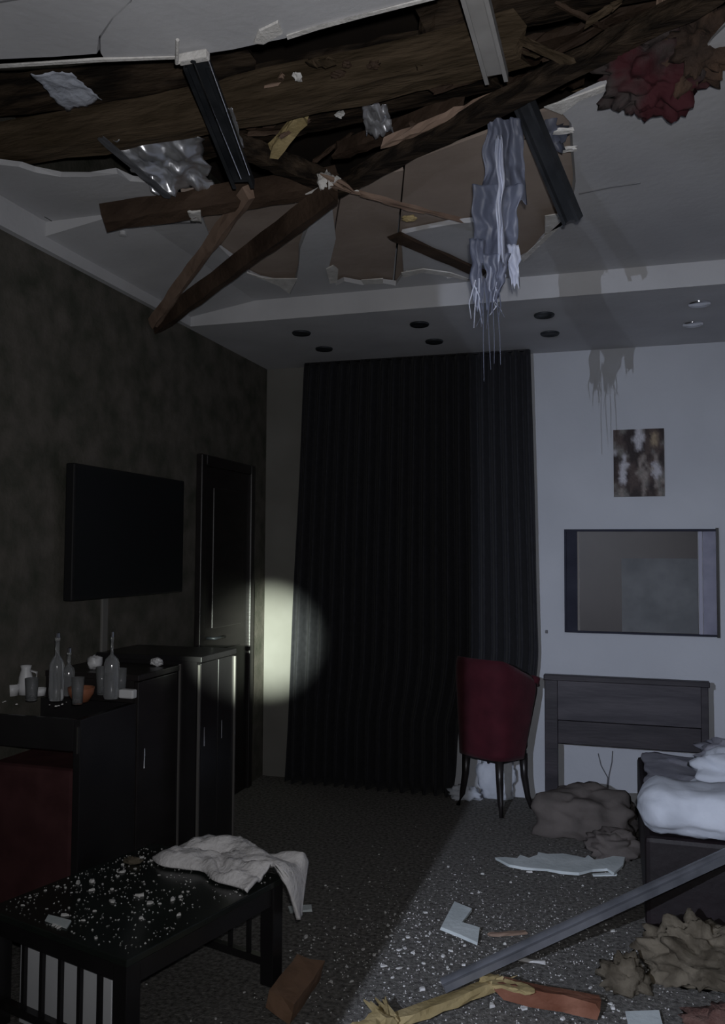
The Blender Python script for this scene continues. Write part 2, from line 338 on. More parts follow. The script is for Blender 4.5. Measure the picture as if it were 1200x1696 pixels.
MB().tube([q+Vector((-.03,0,0)), q+Vector((-.045,-.01,-.015)), onz(294,66,2.84)], .005, 6).build('hook', m_gyp, br)

# ------------------------------------------------------------------ membranes, foil and insulation
def sheet(name, corners, m, label, cat, amp=.02, freq=9, nu=22, nv=22, solid=.0015, edge=.0, seed=0):
    a, b, c, d = [Vector(p) for p in corners]; n = ((b-a).cross(d-a)).normalized()
    def fn(u, v):
        p = (a*(1-u)+b*u)*(1-v) + (d*(1-u)+c*u)*v
        k = noise.fractal(Vector((u*freq*.5+seed, v*freq*.5, seed)), 1, 2, 3)
        e = 1 + edge*nz((u*7+seed, v*7, 1))
        p = p + n*(amp*k) + (b-a)*(edge*.3*nz((seed,v*6,2)))*(2*u-1) + (d-a)*(edge*.3*nz((u*6,seed,4)))*(2*v-1)
        return p
    o = MB().grid(nu, nv, fn).build(name, m, None, True, solid=solid, fix=False); return tag(o, label, cat)
sheet('foil_sheet', [onz(168,226,2.93), onz(330,222,2.95), onz(352,312,2.90), onz(262,318,2.84)], m_foil, 'crumpled silver foil sheet under the thick beam', 'foil', .035, 9, 26, 26, edge=.3, seed=2)
sheet('membrane_flap', [onz(50,122,3.02), onz(118,120,3.03), onz(170,166,3.02), onz(110,185,3.02)], m_cloth_w, 'pale woven membrane flap above the thick beam', 'membrane', .012, 6, 14, 14, edge=.3, seed=5)
tag(timber(onz(166,228,2.90), onz(278,326,2.82), .03, .006, jag=.01, segs=8, rough=.002).build('metal_strip', m_metal), 'thin grey metal strip along the left edge of the foil', 'metal strip')
sheet('foil_scrap', [onz(362,175,2.93), onz(385,178,2.93), onz(405,245,2.90), onz(380,240,2.90)], m_foil, 'narrow twisted foil scrap beside the black channel', 'foil', .02, 7, 10, 16, edge=.5, seed=8)
sheet('foil_scrap', [onz(598,168,3.0), onz(640,172,3.0), onz(652,222,2.95), onz(606,226,2.95)], m_foil, 'small dark foil scrap hanging in the middle of the hole', 'foil', .03, 8, 12, 12, edge=.6, seed=11)
sheet('plaster_scrap', [onz(310,350,2.79), onz(332,348,2.79), onz(334,370,2.79), onz(316,366,2.79)], m_gyp, 'little pale scrap hanging below the broken beam', 'debris', .006, 5, 6, 6, .003, .3, 13)
tag(MB().lathe([(.001,.03),(.010,.024),(.014,.004),(.016,.0),(.001,-.002)], 12, onz(203,390,2.835)).build('hanging_fitting', m_white), 'tiny white cone under the broken beam end', 'fitting')
# torn film bag hanging from the hole
fb = thing('hanging_film', 'torn blue-grey plastic film hanging from the hole', 'film', onz(830,190,2.88))
FY = 3.25
def film(x0t, x1t, x0b, x1b, yt, yb, name, seed, m, amp=.03, Yt=2.75, Yb=3.3, nu=30, nv=40, rag=0.10):
    def fn(u, v):
        vv = v*(1 + rag*nz((u*9+seed, 3.3, 0))*v)
        px = (x0t*(1-u)+x1t*u)*(1-vv) + (x0b*(1-u)+x1b*u)*vv + 9*nz((u*1.5+seed, v*4, 2))*math.sin(math.pi*min(1,vv*1.2))
        py = yt + (yb-yt)*vv; Y = Yt + (Yb-Yt)*min(1, vv*1.4)
        p = ony(px, py, Y); k = math.sin(u*13+seed+2*nz((u*2,v*3,seed)))*.5 + noise.fractal(Vector((u*4+seed, v*2.5, seed)),1,2,3)
        return p + Vector((0, amp*k, 0))
    return MB().grid(nu, nv, fn).build(name, m, fb, True, solid=.001, fix=False)
film(806,862,794,872,196,335,'upper_film',1,m_film,.02,2.60,2.66)
film(782,868,786,852,306,430,'lower_film',4,m_film,.016,2.62,2.66)
film(820,832,824,836,225,430,'bright_fold',7,m_fold,.02,2.57,2.63,10,36)
film(776,800,782,800,395,500,'torn_strip',9,m_film,.012,2.64,2.66,8,20,.3)
film(800,846,805,822,420,505,'torn_strip',12,m_film,.012,2.64,2.66,12,20,.35)
film(838,858,846,860,405,476,'torn_strip',15,m_fold,.01,2.64,2.66,8,16,.3)
for k in range(16):
    x = R.uniform(778,846); y = R.uniform(430,500); L = R.uniform(30,85)
    a = ony(x, y, 2.65); b = ony(x+R.uniform(-14,10), y+L*.6, 2.655); c = ony(x+R.uniform(-16,12), y+L, 2.66)
    MB().tube([a,b,c],[.0022,.0018,.0008],4).build('strand', m_fold if k%2 else m_film, fb)
for k in range(4):
    a = ony(800+k*9, 560+R.uniform(-8,8), 2.66); b = ony(801+k*9+R.uniform(-3,3), 625+R.uniform(-25,12), 2.66); c = ony(800+k*7, 480, 2.65)
    MB().tube([c,a,b],[.0012,.0012,.0008],4).build('strand', m_film, fb)
tag(blob(ony(1082,112,2.50),.150,.10,.120,.55,2.6,64,44,4).build('insulation_clump', m_redins, None, True), 'dark red clump of insulation hanging at the upper right of the hole', 'insulation')
tag(blob(ony(1150,70,2.45),.10,.08,.10,.6,2.8,48,32,9).build('insulation_clump', mat('brown_lagging',(.035,.022,.016),(.085,.05,.032),.9,scale=12,bump=.8), None, True), 'dark brown wad of insulation behind the big red clump at the hole edge', 'insulation')
tag(blob(ony(905,222,2.78),.055,.05,.06,.8,2.6,24,16,14).build('insulation_clump', m_film, None, True), 'small grey wad of film beside the dark steel stud', 'insulation')
for k, (x, y) in enumerate(((930,218),(938,248))):
    tag(timber(onz(x-12,y,2.86), onz(x+16,y-2,2.86), .02, .01, segs=4, jag=.01, rough=.002).build('plaster_lath', m_gyp), ('upper','lower')[k]+' short pale lath end right of the dark stud', 'lath')
for k in range(34):
    x, y = R.uniform(330,1130), R.uniform(30,225)
    if y < 175 - .26*(x-330)*.5 - 60: continue
    zz = R.uniform(2.97,3.06); a = onz(x, y, zz); d = Vector((R.uniform(-1,1), R.uniform(-.5,.5), R.uniform(-.35,.35))).normalized()*R.uniform(.06,.20)
    tag(timber(a, a+d, R.uniform(.012,.03), R.uniform(.008,.016), roll=R.uniform(0,1), jag=.03, rough=.003, segs=5).build('splintered_lath', R.choice((m_wood3,m_wood2,m_wood2,m_plank,m_wood3))), 'small splintered lath lodged among the dark beams of the hole', 'lath', 'splintered laths lodged in the hole')
for k in range(9):
    x, y = R.uniform(420,760), R.uniform(95,260)
    a = onz(x, y, 2.98)
    tag(blob(a, R.uniform(.012,.025), R.uniform(.01,.02), .01, .7, 3, 10, 7, k).build('lodged_rubble', m_chip if k%3==0 else m_wood2), 'small lump of rubble lodged among the beams of the hole', 'rubble', 'rubble lodged among the beams')

# ------------------------------------------------------------------ curtain
cx0t, cx1t, cx0b, cx1b, CY = -1.985, -.505, -2.09, -.462, 5.22
def curtain(u, v):
    # v 0 top .. 1 bottom; the right fifth is hitched up behind the red chair
    zb = .02
    s = max(0.0, (u-.715)/.285)
    zb = .006 + .79*min(1, s*5)**1.2 + (.03*nz((u*9,0,0)) if s > 0 else 0) - .16*max(0.0, (u-.88)/.12)
    z = ZS-.004 + (zb-ZS+.004)*v
    ta = (ZS-z)/ZS; x0 = cx0t + (cx0b-cx0t)*ta**.8; x1 = cx1t + (cx1b-cx1t)*min(1, ta*1.5)
    if z < .95: x1 -= .10*((.95-z)/.5)**2 if z > .45 else .10
    uu = u + .006*nz((u*12, v*2, 3)); A = .022 + .022*v
    x = x0 + (x1-x0)*uu
    y = CY + A*math.sin(uu*2*math.pi*21 + 1.2*nz((u*4, v*1.2, 7))) + .025*nz((u*5, v*1.5, 1))
    return Vector((x, min(y, YB-.025), z))
cu = MB().grid(420, 44, curtain).build('curtain', m_curt, None, True, solid=.003, fix=False)
tag(cu, 'floor-length black pleated curtain covering the window', 'curtain')
struct(MB().box((-1.98,CY-.01,ZS-.010),(-.51,CY+.03,ZS)).build('trim_3', m_black))

# ------------------------------------------------------------------ wall picture, mirror, socket
pic = thing('wall_picture', 'small unframed brown and white collage print on the white wall', 'picture', (.124,YB,2.05))
x0,x1,z0,z1 = -.021,.269,1.846,2.252
MB().box((x0,YB-.018,z0),(x1,YB,z1)).build('canvas', mat('canvas_edge',(.10,.08,.075),None,.8), pic)
G = ["bbggdddWWgdbbbdd","bbbddddWWWbdyybd","bbbdddWWWWbbyybd","gbbbdddWWdbbyybg","gggbdddWWdbbbbbb","Wgggddddddbbgbbd","ddgWgdddbwbdbwdd","dddWbdddwwdbbwdd","dbWWWbbdwdwbWWgd","dbWWbbbbwwdwwWWb","dbWWdbbwgwwbWWWg","ddWWdbbbwwwbbWgg","bbWWbbbbbwgbdwgw","gbbbdbbbdwgddwgb","bgwgdbddbwbddbgg","ggwggddddwdbdbwg"]
pal = {'d':(.030,.022,.022),'b':(.075,.055,.050),'g':(.15,.14,.13),'w':(.24,.21,.19),'W':(.45,.44,.47),'y':(.28,.22,.15)}
me = bpy.data.meshes.new('print'); n = 48
vsx = [(x0+(x1-x0)*i/n, YB-.0188, z1-(z1-z0)*j/n) for j in range(n+1) for i in range(n+1)]
me.from_pydata(vsx, [], [(j*(n+1)+i, (j+1)*(n+1)+i, (j+1)*(n+1)+i+1, j*(n+1)+i+1) for j in range(n) for i in range(n)])
ca = me.color_attributes.new('print', 'FLOAT_COLOR', 'POINT')
for j in range(n+1):
    for i in range(n+1):
        fx = min(14.99, max(0, i/n*16-.5 + .5*nz((i*.5,j*.5,1)))); fy = min(14.99, max(0, j/n*16-.5 + .5*nz((i*.5,j*.5,9)))); a0, b0 = int(fx), int(fy); kx, ky = fx-a0, fy-b0
        cs = [pal[G[b0+q][a0+p]] for q in (0,1) for p in (0,1)]; ws = [(1-kx)*(1-ky), kx*(1-ky), (1-kx)*ky, kx*ky]; g_ = 1 + .35*nz((i*.9,j*.9,4))
        ca.data[j*(n+1)+i].color = tuple(g_*sum(w*c[m_] for w, c in zip(ws, cs)) for m_ in range(3)) + (1,)
mp_ = mat('collage_print', (.1,.08,.07), None, .6, spec=.2); nd = mp_.node_tree.nodes.new('ShaderNodeVertexColor'); nd.layer_name = 'print'
mp_.node_tree.links.new(nd.outputs[0], mp_.node_tree.nodes['Principled BSDF'].inputs['Base Color']); me.materials.append(mp_)
o = bpy.data.objects.new('print', me); COL.objects.link(o); o.parent = pic; o.matrix_parent_inverse = pic.matrix_basis.inverted()

wp = thing('wall_mirror', 'wide dark-framed wall mirror with a pale painted reflection', 'wall panel', (.122,YB,1.34))
x0,x1,z0,z1 = -.315,.562,1.022,1.650
MB().box((x0,YB-.022,z1-.014),(x1,YB,z1)).build('frame_rail', m_paneln, wp); MB().box((x0,YB-.022,z0),(x1,YB,z0+.012)).build('frame_rail', m_paneln, wp)
MB().box((x0,YB-.022,z0+.012),(x0+.012,YB,z1-.014)).build('frame_stile', m_paneln, wp); MB().box((x1-.014,YB-.030,z0-.004),(x1,YB,z1+.006)).build('frame_stile', m_black, wp)
MB().box((x0+.012,YB-.010,z0+.012),(x0+.078,YB,z1-.014)).build('side_strip', m_paneln, wp)
MB().box((x1-.086,YB-.010,z0+.012),(x1-.014,YB,z1-.014)).build('side_strip', m_panell, wp)
MB().box((x0+.090,YB-.008,z0+.012),(x1-.112,YB,z1-.014)).build('centre_panel', m_panelb, wp)
MB().box((x0+.335,YB-.0105,z0+.014),(x1-.115,YB-.008,z1-.175)).build('painted_reflection', m_reflplate, wp)  # mirror reflection painted as a pale flat sheet
MB().box((x0+.078,YB-.014,z0+.012),(x0+.088,YB,z1-.014)).build('bead', mat('brass_bead',(.16,.145,.13),None,.6,metal=.2), wp)
MB().box((x1-.108,YB-.016,z0+.012),(x1-.090,YB,z1-.014)).build('bead', mat('steel_bead',(.30,.30,.37),None,.6,metal=.2), wp)
tag(MB().box((-.432,YB-.010,1.010),(-.416,YB,1.030)).build('wall_switch', m_wire, bevel=.003), 'tiny dark wall switch beside the right edge of the curtain', 'switch')

# ------------------------------------------------------------------ headboard and cables
HY = 5.10
hb = thing('headboard', 'dark walnut headboard standing on legs under the wall mirror', 'headboard', (.05,HY,0))
hx0,hx1,ht = -.418,.475,.792
MB().box((hx0,HY-.01,0),(hx0+.075,HY+.035,ht-.03)).build('leg', m_hbwood, hb, bevel=.004)
MB().box((hx1-.04,HY-.01,0),(hx1,HY+.035,ht-.03)).build('leg', m_hbwood, hb, bevel=.004)
MB().box((hx0-.005,HY-.02,ht-.03),(hx1+.008,HY+.045,ht)).build('top_rail', m_hbwood, hb, bevel=.004)
MB().box((hx0+.075,HY,.535),(hx1-.04,HY+.025,ht-.03)).build('panel', m_hbpan, hb)
MB().box((hx0+.075,HY-.003,.398),(hx1-.04,HY+.028,.53)).build('bottom_board', m_hbwood, hb, bevel=.003)
for k, pts in enumerate(([(990,1248),(995,1268),(1006,1288),(1004,1312)], [(1014,1244),(1013,1262),(1008,1284),(1006,1312)])):
    tag(MB().tube([ony(a,b,YB-.008) for a, b in pts], .0035, 6).build('cable', m_wire, None, True), ('left','right')[k]+' thin cable running down the wall under the headboard', 'cable')
for k, (a, b) in enumerate(((1012,1243),(1070,1250),(1105,1262))):
    q = ony(a, b, YB-.006); sk = thing('wall_socket', ('left','middle','right')[k]+' small wall socket under the headboard', 'socket', q)
    MB().box((q.x-.018,YB-.008,q.z-.018),(q.x+.018,YB,q.z+.018)).build('plate', m_reflplate, sk, bevel=.003)
    MB().lathe([(.008,0),(.008,.003),(.001,.003)], 10).build('hole', m_black, sk); h = sk.children[-1]
    h.matrix_parent_inverse = Matrix(); h.location = (0,-.006,0); h.rotation_euler = (rad(90),0,0)

# ------------------------------------------------------------------ bed
bed = thing('bed', 'dark upholstered bed base in front of the headboard', 'bed', (.6,4.2,0))
MB().box((.092,3.58,.03),(1.14,4.98,.385)).build('box', mat('dark_maroon_leather',(.007,.004,.005),(.012,.006,.008),.6,scale=6,bump=.2), bed, bevel=.02)
for a, b in ((.14,3.63),(1.09,3.63),(.14,4.93),(1.09,4.93)): MB().lathe([(.022,0),(.028,.035)],12,(a,b,0)).build('foot', m_black, bed)
def bedsheet(u, v):
    x = .12 + .03*nz((v*6,1,1)) + 1.02*u; y = 3.875 + 1.08*v
    z = .392 + .03*max(0, noise.fractal(Vector((u*5, v*5, 2)),1,2,4)) + .012*math.sin(u*18+3*nz((u*3,v*3,0)))*.5
    
    return Vector((x, y, z+.01))
tag(MB().grid(50,50,bedsheet).build('bed_sheet', m_sheet, None, True, solid=.012, fix=False), 'rumpled grey sheet spread over the bed base', 'sheet')
def roll():
    rings = []
    for i in range(41):
        t = i/40; x = .072 + 1.05*t; e = min(1, max(.02,(t/.085)))
        k = math.sqrt(max(0,1-(1-e)**2)); ring = []
        for j in range(36):
            a = 2*math.pi*j/36; ca_, sa = math.cos(a), math.sin(a)
            yy = math.copysign(abs(ca_)**.75, ca_)*.165; zz = math.copysign(abs(sa)**.8, sa)*.098
            f = k*(1 + .16*noise.fractal(Vector((x*7, ca_*1.6, sa*1.6)),1,2,4) - .05*abs(math.sin(x*21+3*ca_+2*sa))); ring.append(Vector((x + .02*nz((ca_*2,sa*2,4)), 3.695+yy*f, max(.389,.482+zz*f))))
        rings.append(ring)
    return MB().loft(rings)
tag(roll().build('rolled_duvet', m_linen, None, True), 'thick white rolled duvet lying across the foot of the bed', 'duvet')
tag(blob((.58,4.25,.50),.25,.17,.105,.34,1.9,44,26,3,.405,.85).build('pillow', m_linen, None, True), 'crumpled white pillow on the bed behind the rolled duvet', 'pillow')
tag(blob((.62,4.66,.49),.22,.15,.09,.5,2.0,40,24,8,.405,.8).build('pillow', m_sheet, None, True), 'grey pillow on the bed near the headboard', 'pillow')
tag(blob((-.165,4.80,.085),.255,.20,.15,.32,1.6,48,28,6,0.0,.8).build('fallen_pillow', m_sack, None, True), 'brown dusty cushion slumped on the floor below the headboard', 'cushion')
tag(blob((-.035,4.50,.03),.13,.10,.075,.5,2.0,34,20,12,0.0,.8).build('crumpled_cloth', m_sack, None, True), 'small brown crumpled cloth in front of the slumped cushion', 'cloth')

# ------------------------------------------------------------------ red chair
CH = Vector((-.71, 5.10, 0)); ang = rad(-32)
ch = thing('dining_chair', 'dark red upholstered chair with curved back and black legs at the curtain', 'chair', CH)
Mx = Matrix.Translation(CH) @ Matrix.Rotation(ang, 4, 'Z')     # local -y = back side, towards the viewer
def T(x, y, z): return Mx @ Vector((x, y, z))
def upath(t, off=0.0, short=1.0):
    """plan of the tub-shaped back: up the left arm, round the back, out along the right arm"""
    pts = [(-.168,.13*short),(-.172,.0),(-.165,-.10),(-.12,-.150),(-.04,-.166),(.04,-.166),(.12,-.150),(.165,-.10),(.172,.0),(.168,.13*short)]
    f = t*(len(pts)-1); i = min(int(f), len(pts)-2); k = f-i
    P = [Vector((*pts[max(0,min(len(pts)-1,i+d))],0)) for d in (-1,0,1,2)]
    q = .5*((2*P[1]) + (P[2]-P[0])*k + (2*P[0]-5*P[1]+4*P[2]-P[3])*k*k + (3*P[1]-P[0]-3*P[2]+P[3])*k**3)
    n = Vector((q.x, q.y-.02, 0)).normalized(); return q + n*off
def shell(side):
    def fn(u, v):
        e = abs(2*u-1); ztop = .875 - .125*max(0,(e-.45)/.55)**1.5; z = .305 + (ztop-.305)*v
        short = .35 + .65*min(1, v*1.15); th = .024*(1 - .7*max(0,(v-.85)/.15)**2)
        flare = .018*v - .012*(1-v)
        q = upath(u, side*th + flare, short); return T(q.x, q.y, z + .012*math.sin(math.pi*u))
    return fn
mb = MB(); nu, nv = 40, 18; mb.grid(nu, nv, shell(1)); mb.grid(nu, nv, shell(-1))
N1 = (nu+1)*(nv+1); bd = [i for i in range(nu)] + [nu+(nu+1)*j for j in range(nv)] + [N1-1-i for i in range(nu)] + [(nu+1)*(nv-j) for j in range(nv)]
mb.f += [(bd[i], bd[(i+1)%len(bd)], N1+bd[(i+1)%len(bd)], N1+bd[i]) for i in range(len(bd))]
mb.build('backrest', m_red, ch, True)
for e in (0.0, 1.0):
    q = upath(e, .012); sg = -1 if e == 0 else 1
    MB().tube([T(q.x, q.y-.01, .755), T(q.x+sg*.006, q.y+.025, .750), T(q.x+sg*.006, q.y+.035, .715)], [.028,.026,.014], 12).build('arm_scroll', m_red, ch, True)
MB().loft([[T(a*.135*k, b*.135*k - .005, z) for a, b in ((-1,-1),(-.3,-1.05),(.3,-1.05),(1,-1),(1.08,0),(1.05,1),(.3,1.1),(-.3,1.1),(-1.05,1),(-1.08,0))] for z, k in ((.34,.96),(.36,1),(.44,1),(.465,.9))]).build('seat', m_red, ch, True)
MB().loft([[T(a*.135, b*.12, z) for a, b in ((-1,-1),(1,-1),(1.05,1),(-1.05,1))] for z in (.29,.34)]).build('seat_frame', m_black, ch)
for sx, sy in ((-1,-1),(1,-1),(-1,1),(1,1)):
    MB().tube([T(sx*.125,sy*.11,.32), T(sx*.130,sy*.112,.19), T(sx*.145,sy*.125,.07), T(sx*.165,sy*.14,.0)], [.026,.022,.017,.014], 10).build('leg', m_dwood, ch, True)
tag(blob((-.90,5.2,.03),.10,.045,.05,.6,2.5,24,14,2,0.0).build('paper_wad', m_linen, None, True), 'crumpled white paper at the foot of the curtain beside the red chair', 'paper')
# pale lump added as the patch of lit wall behind the chair
tag(blob((-.72,5.27,.12),.105,.035,.145,.35,2.2,28,20,21,0.0,.8).build('lit_wall_patch', m_linen, None, True), 'pale lump added for the lit wall behind the red chair', 'lit patch')

# ------------------------------------------------------------------ television and furniture on the left wall
tv = thing('television', 'large flat black television on the left wall', 'television', (XL+.03,3.58,1.58))
MB().box((XL+.03,3.10,1.285),(XL+.075,4.06,1.878)).build('housing', m_tvb, tv, bevel=.006)
MB().box((XL+.074,3.115,1.305),(XL+.077,4.045,1.863)).build('screen', m_tv, tv)
MB().box((XL,3.4,1.45),(XL+.03,3.76,1.72)).build('wall_mount', m_dmetal, tv)
tag(MB().box((XL,3.42,.94),(XL+.014,3.465,1.30)).build('cable_conduit', m_cond, bevel=.003), 'grey cable conduit on the wall below the television', 'conduit')

# bar cabinet, nearest
bx, by0, by1, bz = -1.86, 2.66, 3.03, .925
bar = thing('bar_cabinet', 'black bar cabinet with bottles on top at the left edge', 'cabinet', (-2.08,2.85,0))
MB().box((XL,by0-.01,bz-.035),(bx+.012,by1,bz)).build('worktop', m_black, bar, bevel=.004)
MB().box((bx-.03,by0,.0),(bx,by1,bz-.035)).build('front_panel', m_black, bar, bevel=.003)
MB().box((XL,by1-.02,.0),(bx-.03,by1,bz-.035)).build('side_panel', m_black, bar)
MB().box((XL,by0,bz-.15),(bx-.03,by0+.02,bz-.035)).build('apron', m_black, bar, bevel=.003)
MB().box((XL,by0+.02,.06),(bx-.03,by1-.02,.08)).build('shelf', m_black, bar)
q = onz(113,1200,.0); 
MB().box((bx-.012,by0-.006,bz-.155),(bx-.006,by0,bz-.06)).build('corner_highlight', m_chrome, bar)  # chrome sliver added for the highlight on the cabinet corner
MB().lathe([(.002,.012),(.008,.008),(.009,0)],10).build('knob', m_chrome, bar); kb = bar.children[-1]
kb.matrix_parent_inverse = Matrix(); kb.location = (.10-.08,by0-2.85,bz-.12); kb.rotation_euler = (rad(90),0,0)
ot = thing('ottoman', 'maroon fabric ottoman tucked into the open end of the bar cabinet', 'ottoman', (-2.10,2.78,.08))
MB().box((XL+.01,by0+.03,.10),(bx-.045,by1-.04,.70)).build('body', m_redd, ot, bevel=.02)
for a in (XL+.04, bx-.08):
    for b in (by0+.06, by1-.08): MB().lathe([(.012,.08),(.016,.10)],8,(a,b,0)).build('foot', m_black, ot)
def cabinet(name, label, x1, y0, y1, h, doors_on_front=2, m=m_black):
    t = thing(name, label, 'cabinet', ((XL+x1)/2,(y0+y1)/2,0))
    MB().box((XL,y0,.05),(x1-.02,y1,h-.025)).build('body', m, t)
    MB().box((XL,y0-.006,h-.025),(x1+.006,y1+.006,h)).build('top', m, t, bevel=.003)
    MB().box((XL+.03,y0+.02,0),(x1-.05,y1-.02,.05)).build('plinth', m, t)
    wd = (y1-y0)/doors_on_front
    for k in range(doors_on_front):
        d = MB().box((x1-.02,y0+wd*k+.003,.06),(x1,y0+wd*(k+1)-.003,h-.03)).build('door', m, t, bevel=.003)
        MB().tube([(x1+.010,y0+wd*(k+.12),h*.62),(x1+.010,y0+wd*(k+.12),h*.70)], .003, 6).build('handle', m_chrome, d)
    return t
cabinet('low_cabinet', 'plain black cabinet between the bar cabinet and the taller unit', -1.86, 3.04, 3.36, 1.00, 1, m_dwood)
tc_ = cabinet('tall_cabinet', 'taller black cabinet with added edge highlights in front of the door', -1.768, 3.40, 3.745, 1.035, 2, m_black)
for xx, yy, w_ in ((-1.868,3.394,.008),(-1.772,3.394,.010),(-1.766,3.742,.010)):
    MB().box((xx-w_/2,yy-w_/2,.08),(xx+w_/2,yy+w_/2,1.00)).build('edge_highlight', mat('edge_highlight_grey',(.20,.19,.18),None,.45,metal=.5), tc_)  # grey bars put the bright highlights of the cabinet edges into the shape
tag(blob((-1.93,3.30,1.018),.028,.022,.018,.4,2,14,9,3,1.0).build('tissue_lump', m_white), 'small white lump on the plain black cabinet', 'debris')
tag(blob((-2.12,3.12,1.03),.03,.03,.03,.4,2,16,10,5,1.0).build('paper_cup', m_white, None, True), 'crushed white cup on the plain black cabinet', 'cup')

def standing(px, py, z): p = onz(px, py, z); return p
def bottle(px, py, h, r, label, m=m_glass, neck=.3, cap=None, z=bz):
    p = standing(px, py, z); t = thing('glass_bottle', label, 'bottle', p)
    MB().lathe([(.001,0),(r*.9,.0),(r,.01),(r,h*.55),(r*.8,h*.64),(r*neck,h*.72),(r*neck,h*.95),(r*neck*1.25,h*.955),(r*neck*1.25,h)], 20, p).build('body', m, t, True)
    MB().lathe([(r*neck*1.15,h),(r*neck*1.15,h+.018),(r*neck*.5,h+.02)], 14, p).build('cap', cap or m_chrome, t)
    if False: MB().lathe([(r*1.01,h*.18),(r*1.012,h*.2),(r*1.012,h*.44),(r*1.01,h*.46)], 20, p).build('label_band', mat('grey_label',(.2,.2,.22),(.3,.3,.33),.6,scale=20), t, True)
    return t
bottle(93,1160,.24,.028,'tall clear glass bottle at the front of the bar cabinet')
bottle(113,1152,.17,.024,'shorter clear glass bottle behind the tall one on the bar cabinet')
bottle(184,1157,.24,.030,'clear bottle with a pump top beside the amber bowl', neck=.18)
def tumbler(px, py, h, r, label):
    p = standing(px, py, bz); t = tag(MB().lathe([(.001,0),(r*.8,0),(r,h),(r*.93,h),(r*.74,.008),(.001,.008)], 18, p).build('drinking_glass', m_glass, None, True), label, 'glass'); return t
tumbler(52,1160,.085,.026,'clear tumbler between the white jug and the tall bottle')
tumbler(128,1166,.10,.024,'clear tumbler in front of the amber bowl')
tumbler(168,1150,.11,.024,'clear tumbler just left of the pump-top bottle')
tumbler(200,1153,.11,.022,'clear tumbler at the far end of the bar cabinet')
p = standing(42,1150,bz); jg = thing('white_jug', 'white jug with a loop handle on the bar cabinet', 'jug', p)
MB().lathe([(.001,0),(.026,0),(.030,.03),(.026,.07),(.018,.10),(.022,.115),(.019,.115),(.015,.10),(.001,.095)],18,p).build('body', m_white, jg, True)
MB().tube([p+Vector((.024,0,.095)),p+Vector((.05,0,.09)),p+Vector((.052,0,.06)),p+Vector((.028,0,.04))],.005,8).build('handle', m_white, jg, True)
p = standing(20,1152,bz); tag(MB().lathe([(.001,0),(.022,0),(.026,.045),(.023,.045),(.019,.006),(.001,.006)],16,p).build('white_cup', m_white, None, True), 'low white cup left of the jug on the bar cabinet', 'cup')
p = standing(66,1152,bz); tag(MB().lathe([(.001,0),(.02,0),(.024,.03),(.021,.03),(.017,.006),(.001,.006)],16,p).build('white_cup', m_white, None, True), 'small white cup right of the jug on the bar cabinet', 'cup')
p = standing(134,1162,bz); tag(MB().lathe([(.001,0),(.028,0),(.046,.03),(.05,.055),(.045,.055),(.04,.03),(.02,.008),(.001,.008)],22,p).build('amber_bowl', m_orange, None, True), 'reddish brown bowl on the bar cabinet between the bottles', 'bowl')
p = standing(190,1157,bz)+Vector((0,0,.245)); tag(MB().box((p.x-.01,p.y-.012,p.z-.095),(p.x+.055,p.y+.02,p.z-.06)).build('white_carton', m_white, bevel=.006), 'small white carton behind the pump-top bottle', 'carton')
bpy.data.objects['white_carton'].location = (.02,.02,-.15)

# ------------------------------------------------------------------ coffee table
ta = rad(15); dv = Vector((math.sin(ta), math.cos(ta), 0)); lv = Vector((-math.cos(ta), math.sin(ta), 0)); F_ = Vector((-1.129,2.825,0)); TZ = .362; TL, TW = .73, .64
tbl = thing('coffee_table', 'black coffee table covered with plaster debris in the left foreground', 'table', F_ - dv*TL*.5 + lv*TW*.5)
def tp(a, b, z): return F_ - dv*a + lv*b + Vector((0,0,z))          # a along the right edge towards the camera, b to the left
def tbox(a0,a1,b0,b1,z0,z1): return MB().add([tp(a,b,z) for z in (z0,z1) for a,b in ((a0,b0),(a1,b0),(a1,b1),(a0,b1))],[(0,3,2,1),(4,5,6,7),(0,1,5,4),(1,2,6,5),(2,3,7,6),(3,0,4,7)])
tbox(0,TL,0,TW,TZ-.022,TZ).build('tabletop', m_ttop, tbl, bevel=.003)
for a0, b0 in ((.005,.005),(TL-.06,.005),(.005,TW-.06),(TL-.06,TW-.06)): tbox(a0,a0+.055,b0,b0+.055,0,TZ-.022).build('leg', m_black, tbl, bevel=.003)
tbox(.06,TL-.06,.012,.032,TZ-.085,TZ-.022).build('apron', m_black, tbl); tbox(.06,TL-.06,TW-.032,TW-.012,TZ-.085,TZ-.022).build('apron', m_black, tbl)
tbox(.012,.032,.06,TW-.06,TZ-.085,TZ-.022).build('apron', m_black, tbl); tbox(TL-.032,TL-.012,.06,TW-.06,TZ-.075,TZ-.022).build('apron', m_black, tbl)
tbox(.02,.045,.06,TW-.06,.06,.085).build('stretcher', m_black, tbl); tbox(TL-.045,TL-.02,.06,TW-.06,.06,.085).build('stretcher', m_black, tbl)
for k in range(5): tbox(TL-.035,TL-.022,.13+.085*k,.143+.085*k,.085,TZ-.075).build('spindle', m_black, tbl)
for k in range(5): tbox(.022,.035,.13+.085*k,.143+.085*k,.085,TZ-.085).build('spindle', m_black, tbl)
tag(tbox(TL-.085,TL-.075,.14,.56,.0,.255).build('white_board', m_panell if False else mat('pale_board',(.74,.75,.77),(.82,.83,.85),.8,scale=5), bevel=.002), 'pale board standing behind the spindles of the coffee table', 'board')
sc = MB().slab([[(0,0),(.10,.0),(.125,.055),(.03,.07)]],0,.004,.002); sc.v = [tp(TL-.04-v.y*.6, .30+v.x, TZ+.001+v.z) for v in sc.v]
tag(sc.build('paper_scrap', m_scrap), 'pale paper scrap on the near edge of the coffee table', 'paper')
